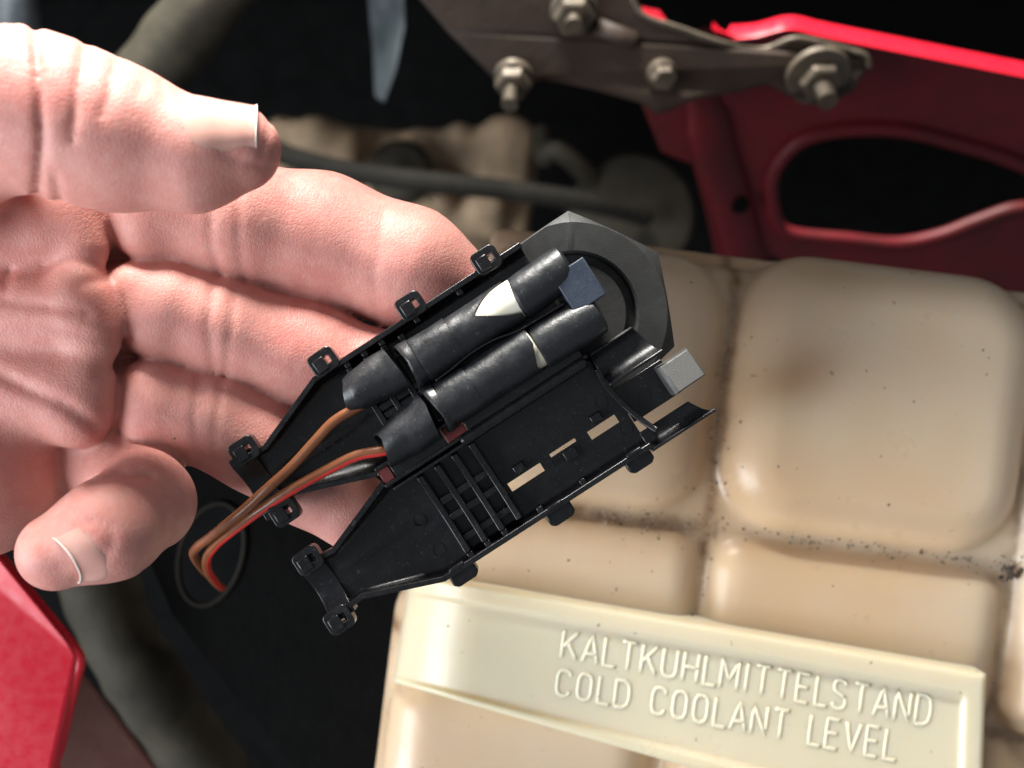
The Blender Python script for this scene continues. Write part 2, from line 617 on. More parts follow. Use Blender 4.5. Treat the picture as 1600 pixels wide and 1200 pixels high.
# ---------------------------------------------------------------- coolant tank
def build_tank():
    T = P(1110, 830, -0.06)
    a = math.radians(7)
    ex = np.array((math.cos(a), -math.sin(a)))
    ey = np.array((math.sin(a), math.cos(a)))
    u = 0.26 / F
    fld = Field((-0.085, -0.135, -0.135), (0.150, 0.055, -0.050), 0.00095)
    root = empty('coolant_tank', (0.03, -0.03, -0.132),
                 'yellowed translucent plastic coolant tank with pillow-like bulges and raised lettering', 'coolant tank')

    def bx(f, a0, a1, b0, b1, z0, z1, r, k):
        c = np.array((T.x, T.y)) + ex * (a0 + a1) / 2 * u + ey * (b0 + b1) / 2 * u
        fld.rbox(f, (c[0], c[1], (z0 + z1) / 2), ex, ey, ((a1 - a0) / 2 * u, (b1 - b0) / 2 * u, (z1 - z0) / 2), r, k)
    def pil(f, a0, a1, b0, b1, z0, z1, rp, r, k):
        c = np.array((T.x, T.y)) + ex * (a0 + a1) / 2 * u + ey * (b0 + b1) / 2 * u
        fld.pillow(f, (c[0], c[1], (z0 + z1) / 2), ex, ey, ((a1 - a0) / 2 * u, (b1 - b0) / 2 * u, (z1 - z0) / 2), rp, r, k)
    f = fld.new()
    bx(f, -402, 900, -240, 425, -0.130, -0.0655, 0.010, 0)
    bx(f, -486, 900, -640, -130, -0.130, -0.0690, 0.012, 0.004)
    pil(f, 4, 484, 4, 452, -0.130, -0.0560, 0.0170, 0.0120, 0.0020)
    pil(f, -396, -6, 5, 432, -0.130, -0.0590, 0.0150, 0.0110, 0.0020)
    pil(f, -450, -5, -205, -5, -0.11, -0.0598, 0.0080, 0.0080, 0.0020)
    pil(f, 5, 482, -270, -5, -0.11, -0.0602, 0.0080, 0.0080, 0.0020)
    bx(f, 497, 900, -270, 400, -0.11, -0.0590, 0.0085, 0.0025)
    bx(f, -470, -40, -640, -285, -0.12, -0.0620, 0.0100, 0.0025)
    bx(f, -18, 480, -640, -330, -0.12, -0.0610, 0.0090, 0.0025)
    bx(f, -404, 910, -560, 455, -0.0885, -0.0845, 0.0018, 0.002)
    pos, q = fld.nets(f, 3)
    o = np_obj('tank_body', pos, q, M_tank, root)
    # grime map: measured distance to the moulded seams; brown_tint: soft brown patches mixed into the colour
    d = pos[:, :2] - np.array((T.x, T.y))
    A = d @ ex / u
    B = d @ ey / u
    g = np.zeros(len(pos))
    nz = np.sin(A * 0.045) * 3 + np.sin(A * 0.13 + 1) * 1.5
    mz = np.sin(B * 0.05 + 2) * 3 + np.sin(B * 0.17) * 1.5
    for dist, w, k in ((np.abs(A + mz * .6) + np.clip(-B - 20, 0, 100) * .1, 9, .85), (np.abs(A - 488 + mz), 8, .55),
                       (np.abs(B + nz * .6) + 6 * (A > 30), 6, .35), (np.abs(B + nz * .5) + 400 * (A > 20), 12, .9),
                       (np.abs(B - 442) + 200 * (A > 0), 16, .3)):
        g = np.maximum(g, k * np.exp(-(dist / w) ** 2) + 0.35 * k * np.exp(-(dist / (w * 3.2)) ** 2))
    # line of dirt along the upper edge of the name plate
    pe = B + 232 + (A + 420) * 0.045
    g = np.maximum(g, 0.85 * np.exp(-(pe / 12) ** 2) + .3 * np.exp(-(pe / 34) ** 2))
    at = o.data.attributes.new('grime', 'FLOAT', 'POINT')
    at.data.foreach_set('value', np.clip(g, 0, 1).astype(np.float32))
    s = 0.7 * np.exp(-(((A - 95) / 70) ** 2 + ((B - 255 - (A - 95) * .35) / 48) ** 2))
    s += 0.55 * np.exp(-(((A + 55) / 65) ** 2 + ((B - 150) / 130) ** 2))  # orange-brown shading of the left bulge, put into the colour
    at = o.data.attributes.new('brown_tint', 'FLOAT', 'POINT')
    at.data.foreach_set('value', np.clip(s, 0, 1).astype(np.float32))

    # --- raised name plate, wrapping down over the tank's left shoulder
    ZP = -0.0535
    TL, TR, BR, BL = (640, 898), (1541, 1053), (1532, 1330), (614, 1066)

    def pix(s, t):
        top = (TL[0] + (TR[0] - TL[0]) * s, TL[1] + (TR[1] - TL[1]) * s)
        bot = (BL[0] + (BR[0] - BL[0]) * s, BL[1] + (BR[1] - BL[1]) * s)
        return top[0] + (bot[0] - top[0]) * t, top[1] + (bot[1] - top[1]) * t

    def sst(x):
        x = min(max(x, 0), 1)
        return x * x * (3 - 2 * x)

    def zpl(s, t):
        z = ZP
        e = max(0, 0.13 - s) / 0.13
        z -= 0.0170 * (1 - math.sqrt(max(0, 1 - e * e * 0.96)))
        rim = 0.0
        rim = max(rim, 1 - sst((t - 0.13) / 0.05))
        rim = max(rim, sst((t - (0.93 - 0.12 * s)) / 0.05))
        rim = max(rim, sst((s - 0.957) / 0.009))
        z += 0.0011 * rim
        edge = min(t / 0.03, (1 - t) / 0.03, (1 - s) / 0.006, s / 0.01, 1)
        z -= 0.0012 * (1 - math.sqrt(max(0, 1 - (1 - edge) ** 2)))
        return z
    ns, ntt = 220, 60
    vs = []
    for i in range(ns + 1):
        for j in range(ntt + 1):
            s, t = i / ns, j / ntt
            x, y = pix(s, t)
            vs.append(P(x, y, zpl(s, t)))
    W = ntt + 1
    fs = [(i * W + j, (i + 1) * W + j, (i + 1) * W + j + 1, i * W + j + 1) for i in range(ns) for j in range(ntt)]
    bnd = [i * W for i in range(ns + 1)] + [ns * W + j for j in range(1, W)] + \
          [i * W + ntt for i in range(ns - 1, -1, -1)] + [j for j in range(ntt - 1, 0, -1)]
    base = len(vs)
    for b in bnd:
        v = vs[b]
        vs.append(Vector((v.x, v.y, min(v.z - 0.004, -0.072))))
    nb = len(bnd)
    fs += [(bnd[k], bnd[(k + 1) % nb], base + (k + 1) % nb, base + k) for k in range(nb)]
    plate = mesh_obj('name_plate', vs, fs, M_plate, root, flat_angle=0)
    # --- raised letters, one mesh each, strokes with a round top
    G = {
        'K': [[(0, 0), (0, 1)], [(.72, 1), (.04, .42)], [(.25, .58), (.75, 0)]],
        'A': [[(0, 0), (.38, 1), (.76, 0)], [(.13, .32), (.63, .32)]],
        'L': [[(0, 1), (0, 0), (.62, 0)]],
        'T': [[(0, 1), (.76, 1)], [(.38, 1), (.38, 0)]],
        'U': [[(0, 1), (0, .25), (.1, .06), (.35, 0), (.6, .06), (.7, .25), (.7, 1)]],
        'H': [[(0, 0), (0, 1)], [(.7, 0), (.7, 1)], [(0, .5), (.7, .5)]],
        'M': [[(0, 0), (0, 1), (.42, .3), (.84, 1), (.84, 0)]],
        'I': [[(.1, 0), (.1, 1)]],
        'E': [[(.62, 1), (0, 1), (0, 0), (.62, 0)], [(0, .52), (.55, .52)]],
        'S': [[(.64, .84), (.5, .97), (.3, 1), (.1, .94), (.03, .77), (.1, .6), (.35, .51), (.6, .4), (.68, .23), (.58, .06), (.35, 0), (.12, .04), (0, .18)]],
        'N': [[(0, 0), (0, 1), (.72, 0), (.72, 1)]],
        'D': [[(0, 0), (0, 1), (.4, 1), (.62, .88), (.7, .65), (.7, .35), (.62, .12), (.4, 0), (0, 0)]],
        'C': [[(.68, .8), (.58, .95), (.35, 1), (.12, .94), (.02, .75), (.02, .25), (.12, .06), (.35, 0), (.58, .05), (.68, .2)]],
        'O': [[(.35, 1), (.12, .94), (.02, .75), (.02, .25), (.12, .06), (.35, 0), (.58, .06), (.68, .25), (.68, .75), (.58, .94), (.35, 1)]],
        'V': [[(0, 1), (.36, 0), (.72, 1)]],
    }
    WID = {'I': .2, 'M': .84, 'L': .62, 'E': .62}

    def line(text, x0, y0, x1, y1, h0, h1):
        ws = [WID.get(ch, .72) if ch != ' ' else .45 for ch in text]
        tot = sum(ws) + 0.34 * (len(text) - 1) - .12 * text[:-1].count('L')
        cur = 0
        for ch, w in zip(text, ws):
            if ch != ' ':
                mb = MB()
                for st in G[ch]:
                    pts = []
                    dense = []
                    for k in range(len(st) - 1):
                        for q2 in range(4):
                            dense.append((st[k][0] + (st[k + 1][0] - st[k][0]) * q2 / 4, st[k][1] + (st[k + 1][1] - st[k][1]) * q2 / 4))
                    dense.append(st[-1])
                    for gx, gy in dense:
                        fr = (cur + gx) / tot
                        h = h0 + (h1 - h0) * fr
                        x = x0 + (x1 - x0) * fr + gy * h * 0.13
                        y = y0 + (y1 - y0) * fr - gy * h
                        pts.append(P(x, y, ZP + 0.0001))
                    mb.sweep(pts, 0.00040, n=10, flat=0.42)
                mb.build('raised_letter', M_letter, plate, flat_angle=0)
            cur += w + (0.34 if ch != 'L' else 0.22)
    line('KALTKUHLMITTELSTAND', 877, 1027, 1452, 1134, 42, 46)
    line('COLD COOLANT LEVEL', 868, 1085, 1400, 1189, 40, 46)
    # --- grit lying in the seams: uncountable
    for nm, mat, cnt, seed in (('pale_grit', M_sand, 520, 3), ('dark_grit', M_grit, 240, 5)):
        r2 = np.random.default_rng(seed)
        mb = MB()
        # top height lookup
        grid = {}
        for p_ in pos[::1]:
            kx, ky = int(p_[0] / 0.0011), int(p_[1] / 0.0011)
            if p_[2] > grid.get((kx, ky), -1):
                grid[(kx, ky)] = p_[2]
        made = 0
        while made < cnt:
            c = r2.random()
            if c < 0.42:
                A_, B_ = r2.uniform(10, 500), r2.normal(0, 7 if nm == 'pale_grit' else 6)
            elif c < 0.62:
                A_, B_ = r2.normal(0, 9), r2.uniform(-220, 300)
            elif c < 0.74:
                A_, B_ = r2.uniform(-180, 0), r2.normal(0, 9)
            elif c < 0.88:
                A_ = r2.uniform(-420, 470)
                B_ = -232 - (A_ + 420) * 0.045 + abs(r2.normal(0, 9))
            elif c < 0.93:
                A_, B_ = r2.normal(487, 8), r2.normal(0, 10)
            else:
                A_, B_ = r2.uniform(-300, 470), r2.uniform(-220, 380)
            w = np.array((T.x, T.y)) + ex * A_ * u + ey * B_ * u
            z = grid.get((int(w[0] / 0.0011), int(w[1] / 0.0011)))
            made += 1
            if z is None or z < -0.09:
                continue
            s = r2.uniform(.00010, .00026) * (1.0 if nm == 'pale_grit' else 1.35)
            vs = [Vector((w[0], w[1], z)) + Vector(v) * s * r2.uniform(.6, 1.3) for v in
                  ((1, 0, 0), (-1, 0, 0), (0, 1, 0), (0, -1, 0), (0, 0, 1), (0, 0, -1))]
            mb.add(vs, [(0, 2, 4), (2, 1, 4), (1, 3, 4), (3, 0, 4), (2, 0, 5), (1, 2, 5), (3, 1, 5), (0, 3, 5)])
        g_ = mb.build(nm, mat, root, smooth=False)
        g_['kind'] = 'stuff'
    # two lumps of black dirt at the seam crossings
    for (x, y, sz) in ((925, 770, 11), (1583, 893, 13), (1570, 905, 8)):
        mb = MB()
        for k in range(9):
            p = P(x + random.uniform(-1, 1) * sz, y + random.uniform(-.6, .6) * sz, -0.0635)
            rr = PX(sz * random.uniform(.3, .6), -0.06)
            vs = [p + Vector((random.uniform(.6, 1.2) * a_ * rr, random.uniform(.6, 1.2) * b_ * rr, random.uniform(.6, 1.2) * c_ * rr)) for a_, b_, c_ in
                  ((1, 0, 0), (-1, 0, 0), (0, 1, 0), (0, -1, 0), (0, 0, 1), (0, 0, -1))]
            mb.add(vs, [(0, 2, 4), (2, 1, 4), (1, 3, 4), (3, 0, 4), (2, 0, 5), (1, 2, 5), (3, 1, 5), (0, 3, 5)])
        mb.build('dirt_lump', M_grit, root, smooth=False)


build_tank()


# ---------------------------------------------------------------- the hand
def build_hand():
    H = 0.00062
    fld = Field((-0.190, -0.052, -0.048), (0.006, 0.066, 0.040), H)
    root = empty('hand', (-0.10, 0.0, -0.03), 'open left hand, palm up, fingertips under the black connector', 'hand')

    def chain(f, pts, k=0.002):
        b = [zc(*p) for p in pts]
        for (a, ra), (c, rc) in zip(b[:-1], b[1:]):
            fld.cone(f, a, c, ra, rc, k)
        return b
    palm = fld.new()
    chain(palm, [(-720, 470, -.002, 235), (-420, 480, .000, 280), (-110, 500, -.004, 220), (130, 545, -.016, 150)], .004)
    chain(palm, [(-60, 390, .004, 100), (84, 362, .004, 86)], .0030)
    chain(palm, [(-60, 500, .005, 85), (117, 492, .006, 75)], .0022)
    chain(palm, [(-80, 595, .006, 95), (97, 612, .006, 82)], .0022)
    chain(palm, [(-260, 690, .010, 190), (-40, 735, .009, 138)], .0035)
    chain(palm, [(-330, 330, .020, 190), (-140, 250, .024, 150)], .006)
    def sm(a, b, k):
        hh = np.clip(k - np.abs(a - b), 0, None) / k
        return np.minimum(a, b) - hh * hh * k * .25
    chain(palm, [(120, 325, .003, 42), (130, 388, .003, 40)], .0025)
    chain(palm, [(122, 452, .0045, 42), (148, 528, .0045, 42)], .0025)
    chain(palm, [(134, 590, .0045, 44), (122, 650, .0045, 50)], .0025)
    fing = fld.new()
    g = fld.new()
    chain(g, [(250, 322, .0012, 91), (370, 347, -.0012, 93), (500, 373, -.0054, 100), (640, 420, -.0066, 93), (722, 460, -.0112, 70)], .003)
    chain(g, [(40, 330, -.004, 90), (250, 325, -.0020, 82)], .0012)
    chain(g, [(208, 296, .0004, 46), (226, 366, .0000, 40)], .0025)
    fing = sm(fing, g, .0008)
    g = fld.new()
    chain(g, [(267, 484, .0005, 80), (340, 506, -.0020, 76), (480, 553, -.0055, 80), (600, 600, -.0064, 76), (690, 640, -.008, 60)], .003)
    chain(g, [(60, 480, -.004, 84), (267, 484, -.0024, 74)], .0012)
    chain(g, [(213, 452, -.0004, 44), (238, 516, -.0006, 42)], .0025)
    fing = sm(fing, g, .0008)
    g = fld.new()
    chain(g, [(256, 634, -.0008, 72), (330, 652, -.0035, 75), (400, 688, -.0058, 76), (480, 745, -.0068, 71), (575, 815, -.0080, 60)], .003)
    chain(g, [(60, 605, -.005, 80), (250, 632, -.0038, 68)], .0012)
    chain(g, [(229, 603, -.0014, 40), (228, 654, -.0016, 38)], .0025)
    fing = sm(fing, g, .0008)
    g = fld.new()
    pk = chain(g, [(70, 672, -.010, 66), (160, 712, -.004, 68), (210, 755, .001, 70), (226, 786, .010, 72), (172, 826, .0195, 76), (88, 862, .0200, 61)], .0035)
    fing = sm(fing, g, .0008)
    hh = np.clip((.0010 - np.abs(palm - fing)), 0, None) / .0010
    f = np.minimum(palm, fing) - hh * hh * .0010 * .25
    g = fld.new()
    th = chain(g, [(-300, 260, .026, 175), (-90, 190, .031, 138), (35, 171, .0325, 122), (105, 190, .032, 117), (185, 216, .0305, 110), (300, 243, .0275, 84), (372, 233, .0255, 67)], .003)
    hh = np.clip(.0035 - np.abs(f - g), 0, None) / .0035
    f = np.minimum(f, g) - hh * hh * .0035 * .25

    # creases: polylines seen on the palm side, cut into the surface
    X, Y, Z = fld.grid((slice(None),) * 3)

    def crease(pts, depth, wpx, z0, z1):
        pts = [Vector((p[0], p[1])) for p in pts]
        zm = (z0 + z1) / 2
        w = [P(p.x, p.y, zm) for p in pts]
        lo = (min(p.x for p in w) - .006, min(p.y for p in w) - .006, z0)
        hi = (max(p.x for p in w) + .006, max(p.y for p in w) + .006, z1)
        sl = fld.sub(lo, hi)
        x, y, z = fld.grid(sl)
        k = F / (CAMZ - z)
        px = 800 + x * k
        py = 600 - y * k
        best = None
        for a, b in zip(pts[:-1], pts[1:]):
            d = b - a
            t = np.clip(((px - a.x) * d.x + (py - a.y) * d.y) / d.length_squared, 0, 1)
            ds = (px - a.x - t * d.x) ** 2 + (py - a.y - t * d.y) ** 2
            best = ds if best is None else np.minimum(best, ds)
        f[sl] += (depth * np.exp(-best / (wpx * wpx))).astype(np.float32)
    # thumb joint
    crease([(52, 30), (60, 120), (66, 225), (58, 310)], .0011, 7, .004, .036)
    crease([(132, 70), (121, 140), (112, 220)], .0007, 6, .004, .036)
    crease([(182, 95), (168, 150), (160, 180)], .0005, 6, .004, .036)
    crease([(20, 40), (24, 110)], .0004, 5, .004, .036)
    crease([(228, 120), (215, 150)], .0003, 5, .004, .036)
    crease([(84, 270), (96, 318)], .0006, 6, .004, .036)
    crease([(345, 236), (365, 248), (388, 256), (408, 258)], .0005, 5, .004, .036)
    crease([(420, 176), (418, 205), (408, 244)], .0005, 4, .004, .036)
    crease([(250, 128), (262, 160)], .0003, 5, .004, .036)
    crease([(275, 145), (290, 172)], .0003, 5, .004, .036)
    # index, middle, ring joints
    for pts, d in (([(328, 300), (330, 380), (345, 440)], .0005), ([(372, 300), (373, 380), (382, 440)], .0004),
                   ([(600, 330), (585, 420), (590, 500)], .00025),
                   ([(332, 440), (326, 510), (335, 585)], .0005), ([(366, 450), (360, 520), (352, 585)], .0004),
                   ([(310, 585), (304, 650), (310, 720)], .0005), ([(347, 590), (337, 660), (330, 730)], .0005),
                   ([(322, 585), (318, 720)], .0003)):
        crease(pts, d, 6, -.03, .004)
    crease([(190, 565), (188, 690)], .0004, 6, -.03, .004)
    # palm lines
    crease([(-60, 462), (60, 477), (135, 488)], .0006, 9, -.02, .012)
    crease([(-60, 520), (80, 511), (145, 528), (196, 530)], .0004, 8, -.02, .012)
    crease([(-60, 555), (40, 606), (105, 634), (150, 668)], .0009, 9, -.02, .014)
    crease([(125, 445), (160, 437)], .0005, 7, -.02, .012)
    crease([(15, 420), (8, 450)], .0005, 7, -.02, .012)
    crease([(150, 585), (180, 572)], .0006, 7, -.02, .012)
    crease([(-60, 395), (20, 330)], .0003, 9, -.02, .012)
    # little finger
    crease([(142, 757), (188, 742), (235, 745)], .0008, 6, -.01, .03)
    crease([(252, 795), (250, 845), (222, 888)], .0003, 5, -.01, .03)
    crease([(270, 805), (262, 860)], .0003, 5, -.01, .03)
    crease([(123, 818), (150, 815), (172, 828), (176, 850), (150, 890), (120, 905)], .0005, 6, .0, .03)
    pos, q = fld.nets(f, 3)
    body = np_obj('skin', pos, q, M_skin, root)

    # --- nails: curved plates laid round the finger's axis
    def nail(a, ra, b, rb, t0, t1, ang0, ang1, ref, name='fingernail', off=.0004, tipr=.12, tmax=1.0, br=.38):
        rskin = {}

        def samp(p):
            q = (np.array(p) - fld.lo) / H
            i0 = np.floor(q).astype(int)
            fr = q - i0
            c = f[i0[0]:i0[0] + 2, i0[1]:i0[1] + 2, i0[2]:i0[2] + 2]
            for d in fr:
                c = c[0] * (1 - d) + c[1] * d
            return float(c)
        a, b = Vector(a), Vector(b)
        ax = (b - a)
        L = ax.length
        ax.normalize()
        e1 = (Vector(ref) - ax * ax.dot(Vector(ref))).normalized()
        e2 = ax.cross(e1)
        n, m = 26, 24
        R_ = np.zeros((n + 1, m + 1))
        T_, A_ = np.zeros_like(R_), np.zeros_like(R_)
        for i in range(n + 1):
            for j in range(m + 1):
                w = j / m * 2 - 1
                tb_ = t0 + br * (t1 - t0) * (1 - math.sqrt(max(0, 1 - (w * .985) ** 2)))
                te_ = t1 - tipr * w * w * (t1 - t0)
                tt = tb_ + (te_ - tb_) * i / n
                an = math.radians((ang0 + ang1) / 2 + (ang1 - ang0) / 2 * w)
                rad = e1 * math.cos(an) + e2 * math.sin(an)
                lo_, hi_ = ra * .3, ra * 1.6
                for _ in range(16):
                    mid = (lo_ + hi_) / 2
                    if samp(a + ax * (tt * L) + rad * mid) < 0:
                        lo_ = mid
                    else:
                        hi_ = mid
                R_[i, j], T_[i, j], A_[i, j] = lo_, tt, an
        for _ in range(14):     # an even plate, whatever the skin does under it
            Q = np.pad(R_, 1, mode='edge')
            Q = (Q[:-2, 1:-1] + Q[2:, 1:-1] + Q[1:-1, :-2] + Q[1:-1, 2:]) / 4
            R_[:, :] = np.maximum(Q, R_ - .0001)
        vs = []
        for i in range(n + 1):
            for j in range(m + 1):
                w = j / m * 2 - 1
                edge = (1 - abs(w) ** 7) * (1 - (1 - i / n) ** 7)
                r = R_[i, j] + (off * (.5 + .5 * i / n) + .0001) * edge - .0005 * (1 - edge)
                an = A_[i, j]
                vs.append(a + ax * (T_[i, j] * L) + (e1 * math.cos(an) + e2 * math.sin(an)) * r)
        W = m + 1
        fs = [(i * W + j, i * W + j + 1, (i + 1) * W + j + 1, (i + 1) * W + j) for i in range(n) for j in range(m)]
        o = mesh_obj(name, vs, fs, M_nail, root, flat_angle=0, solid=.0004)
        # pale free edge
        k = n * W
        rim = [vs[k + j] for j in range(W)]
        MB().sweep(rim, [.00006 + .00010 * math.sin(math.pi * j / m) for j in range(W)], n=8).build('nail_edge', M_nail_edge, o, flat_angle=0)
        return o
    # thumb nail faces away from the palm (up in the picture)
    nail(th[5][0], th[5][1], th[6][0], th[6][1], -.10, 1.60, -58, 58, (0.0, 0.66, 0.75), off=.0004, br=.30, tipr=.06)
    nail(pk[4][0], pk[4][1], pk[5][0], pk[5][1], .10, .66, -46, 46, (0.25, -0.35, 0.9), tipr=-.38, off=.0002, br=.60)
    # the dark freckle on the ring finger
    q_ = P(272, 684, 0)
    z_ = .004
    while z_ > -.03 and f[tuple(np.round((np.array((P(272, 684, z_))) - fld.lo) / H).astype(int))] > 0:
        z_ -= .0002
    MB().lathe([(.00034, -.0004), (.00034, .0000), (.0002, .00012), (.00002, .00014)], P(272, 684, z_), n=10).build('freckle', M_engine, root)
    return body


build_hand()

# ---------------------------------------------------------------- the opened connector
S = CAMZ / F
conn = empty('cable_connector', P(760, 640, 0), 'opened black plastic cable connector with hex cap held on the fingers', 'connector')
conn.rotation_euler = (0, 0, math.radians(33))


def cb(mb, name, mat=None, parent=conn, **kw):
    kw.setdefault('bevel', 1.2 * S)
    return mb.build(name, mat or M_black, parent, local=True, **kw)


def lerp_tab(tab, u):
    for (a, x), (b, y) in zip(tab[:-1], tab[1:]):
        if u <= b:
            return x + (y - x) * max(0, (u - a)) / (b - a)
    return tab[-1][1]


VI = [(-368, 50), (-322, 56), (-197, 12), (400, 12)]
VO = [(-368, 142), (-322, 138), (-200, 186), (400, 186)]


def trough(sg, ub, tb, holes):
    """half shell floor: bent sheet with thickness; sg -1 upper half, +1 lower half"""
    ub, tb = sorted(set(ub)), sorted(set(tb))
    nu, nt_ = len(ub), len(tb)
    top, bot = [], []
    for u in ub:
        vi, vo = lerp_tab(VI, u), lerp_tab(VO, u)
        for t in tb:
            v = vi + (vo - vi) * t
            fl = -40 if u > -200 else (-40 + 14 * min(1, (-200 - u) / 120))
            e0 = max(0, .30 - t) / .30
            e1 = max(0, t - .90) / .10
            e = max(e0, e1)
            z = fl + (-6 - fl) * (1 - math.sqrt(max(0, 1 - e * e)))
            if -320 < u < -196:  # crease of the funnel
                z -= 5 * math.exp(-((t - .5) / .05) ** 2)
            top.append((u, -sg * v, z))
            bot.append((u, -sg * v, z - 6))
    W = nt_
    keep = set()
    for i in range(nu - 1):
        for j in range(nt_ - 1):
            uc, tc = (ub[i] + ub[i + 1]) / 2, (tb[j] + tb[j + 1]) / 2
            if not any(h[0] < uc < h[1] and h[2] < tc < h[3] for h in holes):
                keep.add((i, j))
    n = len(top)
    fs = []
    for i, j in keep:
        a, b, c, d = i * W + j, (i + 1) * W + j, (i + 1) * W + j + 1, i * W + j + 1
        fs += [(a, b, c, d), (a + n, d + n, c + n, b + n)]
        for (di, dj, p, q) in ((-1, 0, a, d), (1, 0, b, c), (0, -1, a, b), (0, 1, d, c)):
            if (i + di, j + dj) not in keep:
                fs.append((p, q, q + n, p + n))
    mb = MB(S).add(top + bot, fs)
    return mb


def tt(v):
    return (v - 12) / 174.0


HOLES = [(-38, 24, tt(118), tt(133)), (44, 92, tt(115), tt(121)), (114, 166, tt(118), tt(133))]
ub = [-368, -345, -322, -300, -275, -250, -225, -210, -197, -150, -100, -60, 185]
tb = [k / 24 for k in range(25)] + [.91, .93, .95, .97, .98]
for h in HOLES:
    ub += [h[0], h[1]]
    tb += [h[2], h[3]]
for sg in (-1, 1):
    holes = HOLES if sg > 0 else []
    shell = cb(trough(sg, ub, tb, holes), 'ribbed_shell' if sg > 0 else 'sleeve_shell', bevel=0, flat_angle=40)

    def wall(pts, w, z0, z1, name, parent=shell, **kw):
        mb = MB(S)
        m = len(pts)
        L, R = [], []
        for i in range(m):
            a = Vector(pts[max(i - 1, 0)])
            b = Vector(pts[min(i + 1, m - 1)])
            d = (b - a).normalized()
            nrm = Vector((-d.y, d.x))
            p = Vector(pts[i])
            L.append(p + nrm * w / 2)
            R.append(p - nrm * w / 2)
        vs, fs = [], []
        for i in range(m):
            z0i = z0[i] if hasattr(z0, '__len__') else z0
            z1i = z1[i] if hasattr(z1, '__len__') else z1
            vs += [(L[i].x, L[i].y, z0i), (R[i].x, R[i].y, z0i), (R[i].x, R[i].y, z1i), (L[i].x, L[i].y, z1i)]
        for i in range(m - 1):
            for k in range(4):
                fs.append((i * 4 + k, i * 4 + (k + 1) % 4, (i + 1) * 4 + (k + 1) % 4, (i + 1) * 4 + k))
        fs += [(3, 2, 1, 0), tuple((m - 1) * 4 + k for k in range(4))]
        mb.add(vs, fs)
        return cb(mb, name, parent=parent, **kw)
    # outer rim: neck, funnel, straight run
    wall([(-368, -sg * 142), (-322, -sg * 139), (-200, -sg * 186), (186, -sg * 187)], 9, -46, 0, 'outer_rim')
    wall([(-368, -sg * 50), (-322, -sg * 55), (-198, -sg * 9)], 9, -40, -2, 'inner_rim')
    # double ridge beside the hinge
    wall([(-198, -sg * 15), (178, -sg * 15)], 6, -30, 2, 'hinge_ridge')
    if sg > 0:
        wall([(-190, -sg * 26), (176, -sg * 26)], 5, -36, -4, 'hinge_ridge')
    # neck end collar
    mb = MB(S)
    vs_, fs_ = [], []
    for k in range(17):
        v_ = 40 + 112 * k / 16
        z_ = -4 - 20 * math.sin(math.pi * min(max((k - 2) / 12, 0), 1))
        for u_ in (-384, -344):
            vs_ += [(u_, -sg * v_, -40), (u_, -sg * v_, z_)]
    for k in range(16):
        a_ = k * 4
        fs_ += [(a_, a_ + 1, a_ + 5, a_ + 4), (a_ + 2, a_ + 6, a_ + 7, a_ + 3), (a_ + 1, a_ + 3, a_ + 7, a_ + 5), (a_, a_ + 4, a_ + 6, a_ + 2)]
    fs_ += [(0, 2, 3, 1), (64, 65, 67, 66)]
    mb.add(vs_, fs_)
    cb(mb, 'neck_collar', parent=shell, bevel=1.5 * S)
    # inner stepped ledge on the outer rim
    for u0 in (-150, -118, -86, -20, 60):
        cb(MB(S).box(u0, u0 + 10, -sg * 178 - 5, -sg * 178 + 5, -40, -8), 'rim_stop', parent=shell)
# floor plate between halves: the hinge film
hb = MB(S)
for u0, u1 in ((-176, -80), (-42, 172)):
    hb.box(u0, u1, -13, 13, -13, -5)
cb(hb, 'hinge_strip')
for u0, u1 in ((-197, -178), (-78, -44)):
    cb(MB(S).box(u0, u1, -12, 12, -9, -5), 'hinge_film', M_film)


def loop_clip(u, v, sg, ang, name='latch_loop'):
    """rounded frame sticking out of the rim, with a catch block inside"""
    mb = MB(S)
    w, h, n = 22, 19, 5
    out, inn = [], []
    for cx, cy, a0 in ((w - 9, h - 9, 0), (-w + 9, h - 9, 90), (-w + 9, -h + 9, 180), (w - 9, -h + 9, 270)):
        for k in range(n):
            a = math.radians(a0 + 90 * k / (n - 1))
            out.append((cx + 9 * math.cos(a), cy + 9 * math.sin(a)))
            inn.append((cx * .55 + 2 * math.cos(a) + 3, cy * .45 + 2 * math.sin(a)))
    m = len(out)
    c, s = math.cos(ang), math.sin(ang)

    def T_(p, z):
        return (u + p[0] * c - p[1] * s, -v + p[0] * s + p[1] * c, z)
    vs = [T_(p, -22) for p in out] + [T_(p, 4) for p in out] + [T_(p, -22) for p in inn] + [T_(p, 4) for p in inn]
    fs = []
    for i in range(m):
        j = (i + 1) % m
        fs += [(i, j, m + j, m + i), (m + i, m + j, 3 * m + j, 3 * m + i), (3 * m + i, 3 * m + j, 2 * m + j, 2 * m + i), (2 * m + i, 2 * m + j, j, i)]
    mb.add(vs, fs)
    o = cb(mb, name, bevel=1.5 * S)
    blk = MB(S)
    q = [T_(p, 0)[:2] for p in ((-16, -14), (4, -14), (4, 9), (-16, 9))]
    blk.prism(q, -20, 9)
    cb(blk, 'catch_block', parent=o, bevel=2 * S)
    return o


def tab_clip(u, v, ang=0.0):
    mb = MB(S)
    w, h = 23, 15
    poly = []
    for x, y in ((-w, h), (-w, -h + 6), (-w + 7, -h), (w - 7, -h), (w, -h + 6), (w, h)):
        c, s = math.cos(ang), math.sin(ang)
        poly.append((u + x * c - y * s, -v + x * s + y * c))
    mb.prism(poly, -46, -14)
    o = cb(mb, 'latch_tab', bevel=3 * S, bseg=3)
    cb(MB(S).box(u - 14, u + 12, -v + 13, -v + 19, -20, 2), 'catch_lip', parent=o)
    return o


